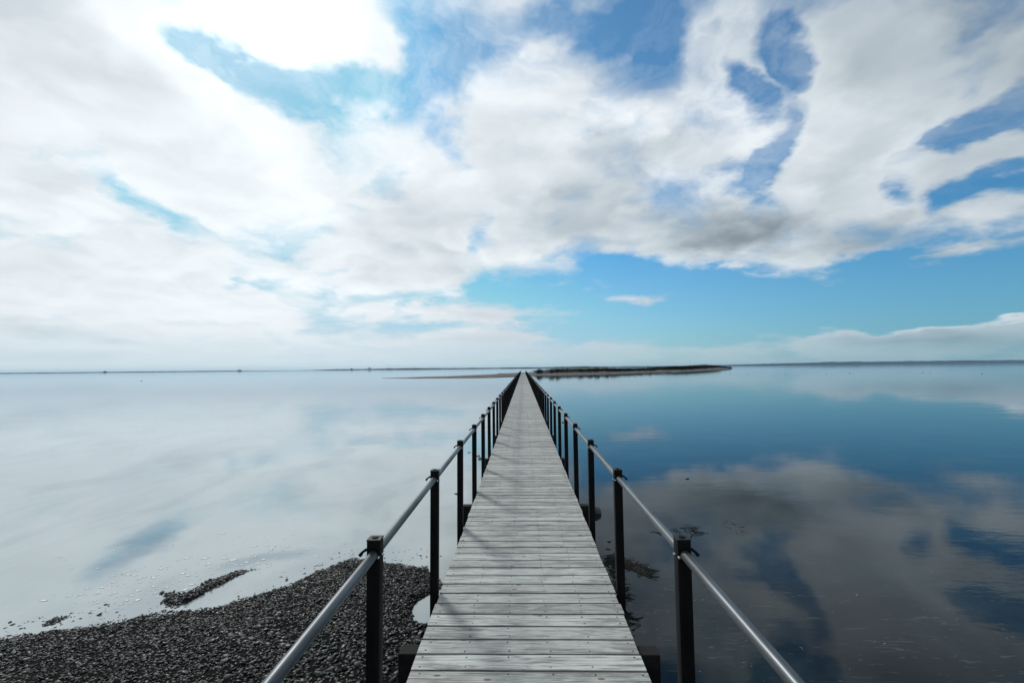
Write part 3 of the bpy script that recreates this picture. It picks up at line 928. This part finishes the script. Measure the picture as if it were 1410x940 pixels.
# ------------------------------------------------------------------ stones and weed near the bridge
def rock(px, py, rx, ry, rz, label, seed=0, name='stone', group=None, sink=0.35):
    x_, y_ = ground(px, py)
    r = np.random.default_rng(seed + 50)
    s = ICO2.copy()
    for _ in range(9):
        d = r.normal(size=3); d /= np.linalg.norm(d)
        pr = s @ d
        s = s - np.outer(np.maximum(pr - r.uniform(0.5, 0.85), 0), d)
    s *= 1 + r.normal(size=(len(s), 1)) * 0.03
    s = s * np.array([rx, ry, rz])
    o = np_mesh(name, s, ICO2F, ROCKM)
    o.location = (x_, y_, rz * (1 - 2 * sink) * .5)
    tag(o, label, 'stone', group)
    return o
rock(818, 706, 0.15, 0.13, 0.10, 'large pointed black stone in the water beside a right post', 1)
rock(661, 632, 0.12, 0.09, 0.05, 'flat dark stone just left of the bridge, lower one of a close pair', 2)
rock(658, 628.5, 0.07, 0.06, 0.05, 'small dark stone left of the bridge, upper one of a close pair', 3)
rock(646, 623, 0.05, 0.04, 0.02, 'tiny dark stone barely above the water between two left posts', 4)
rock(628, 680, 0.05, 0.03, 0.025, 'small dark stone touching the side of the second left post', 5)
rock(946, 659, 0.05, 0.03, 0.02, 'lone dark stone far out in the dark water on the right', 6)
rock(839, 745, 0.035, 0.025, 0.018, 'small stone near the right deck edge above the weed', 7)
rock(837, 755, 0.045, 0.035, 0.02, 'round stone at the top edge of the seaweed clump', 8)
rock(849, 792, 0.05, 0.04, 0.025, 'dark stone by the foot of the second right post', 9)
rock(775, 581.5, 0.06, 0.05, 0.04, 'small black stone seen between right posts midway along the bridge', 10)
for i, (px, py) in enumerate([(1005, 515), (1030, 515), (1082, 515), (1138, 514), (1170, 514), (1270, 513), (1281, 513), (1352, 515), (195, 524.5), (960, 515.5)]):
    rock(px, py, 0.2, 0.18, 0.10, 'tiny dark stone breaking the calm water far off', 20 + i, group='tiny stones far out in the calm water')

def weed(pts, n, spread, label, ln=0.16, r0=0.0022, lift=0.012):
    P_ = [ground(*p) for p in pts]
    c = (sum(p[0] for p in P_) / len(P_), sum(p[1] for p in P_) / len(P_))
    mb = MB()
    for _ in range(n):
        k_ = random.random() * (len(P_) - 1)
        i = int(k_); f_ = k_ - i
        bx = P_[i][0] * (1 - f_) + P_[min(i + 1, len(P_) - 1)][0] * f_ + random.gauss(0, spread)
        by = P_[i][1] * (1 - f_) + P_[min(i + 1, len(P_) - 1)][1] * f_ + random.gauss(0, spread)
        a = random.gauss(-0.2, 0.9); L = ln * random.uniform(0.4, 1.3)
        p_ = [(bx - c[0], by - c[1], random.uniform(-0.003, lift))]
        for s in range(5):
            a += random.gauss(0, 0.45)
            p_.append((p_[-1][0] + math.cos(a) * L / 5, p_[-1][1] + math.sin(a) * L / 5, random.uniform(-0.004, lift)))
        rr = r0 * random.uniform(0.6, 2.2)
        mb.tube(p_, [rr * .6, rr, rr * 1.3, rr * 1.2, rr, rr * .4], 5)
    o = mb.build('seaweed', WEED, smooth=True)
    o.location = (c[0], c[1], 0)
    tag(o, label, 'seaweed')
weed([(835, 768), (850, 775), (868, 780), (888, 788)], 260, 0.05, 'thick black tangle of seaweed by the second right post')
weed([(838, 765), (841, 780), (846, 800), (852, 838), (856, 868)], 200, 0.03, 'dark fringe of seaweed along the right deck edge')
weed([(925, 731), (940, 727), (958, 733), (945, 736)], 26, 0.04, 'sparse ring of seaweed strands behind the nearest right post', ln=0.22)
weed([(903, 731), (906, 734), (909, 736)], 6, 0.01, 'short dark strand of seaweed left of the nearest right post top', ln=0.10, r0=0.004)
weed([(1000, 722), (1010, 726), (1020, 728)], 9, 0.05, 'faint seaweed strands floating out in the dark water', ln=0.2, r0=0.0018, lift=0.004)

# foam flecks on the pale shallows
V, Fc, off = [], [], 0
for _ in range(230):
    if random.random() < .75:
        u = random.random(); px = 120 + 290 * u + random.gauss(0, 22); py = 845 - 75 * u - abs(random.gauss(0, 22))
    else:
        px = random.uniform(60, 500); py = 800 - (px - 60) * .1 + random.gauss(0, 28)
    x_, y_ = ground(px, py)
    if beach_h(np.array(x_), np.array(y_)) > -0.01:
        continue
    r_ = abs(random.gauss(0.006, 0.006)) + 0.003
    a = random.gauss(0.4, .4)
    s = ICO1 * np.array([r_ * random.uniform(1.2, 3.2), r_, 0.003])
    c, sn = math.cos(a), math.sin(a)
    s = np.stack([s[:, 0] * c - s[:, 1] * sn + x_, s[:, 0] * sn + s[:, 1] * c + y_, s[:, 2] + 0.001], 1)
    V.append(s); Fc.append(ICO1F + off); off += len(s)
o = np_mesh('foam', np.concatenate(V), np.concatenate(Fc), FOAMM, smooth=True)
tag(o, 'white foam flecks scattered on the pale shallows', 'foam', kind='stuff')

# ------------------------------------------------------------------ haze over the lagoon
HAZE = True
if HAZE:
    mb = MB(); mb.box(-15000, 15000, -5000, 15000, -3.0, 70.0)
    m_, gg, out = mat('haze')
    pv = gg.new('ShaderNodeVolumePrincipled')
    pv.inputs['Color'].default_value = (0.50, 0.78, 1.0, 1)
    pv.inputs['Density'].default_value = 0.00004
    pv.inputs['Anisotropy'].default_value = 0.2
    m_.node_tree.links.new(pv.outputs[0], out.inputs['Volume'])
    tag(mb.build('haze', m_), 'thin pale haze over the lagoon', 'haze', kind='stuff')
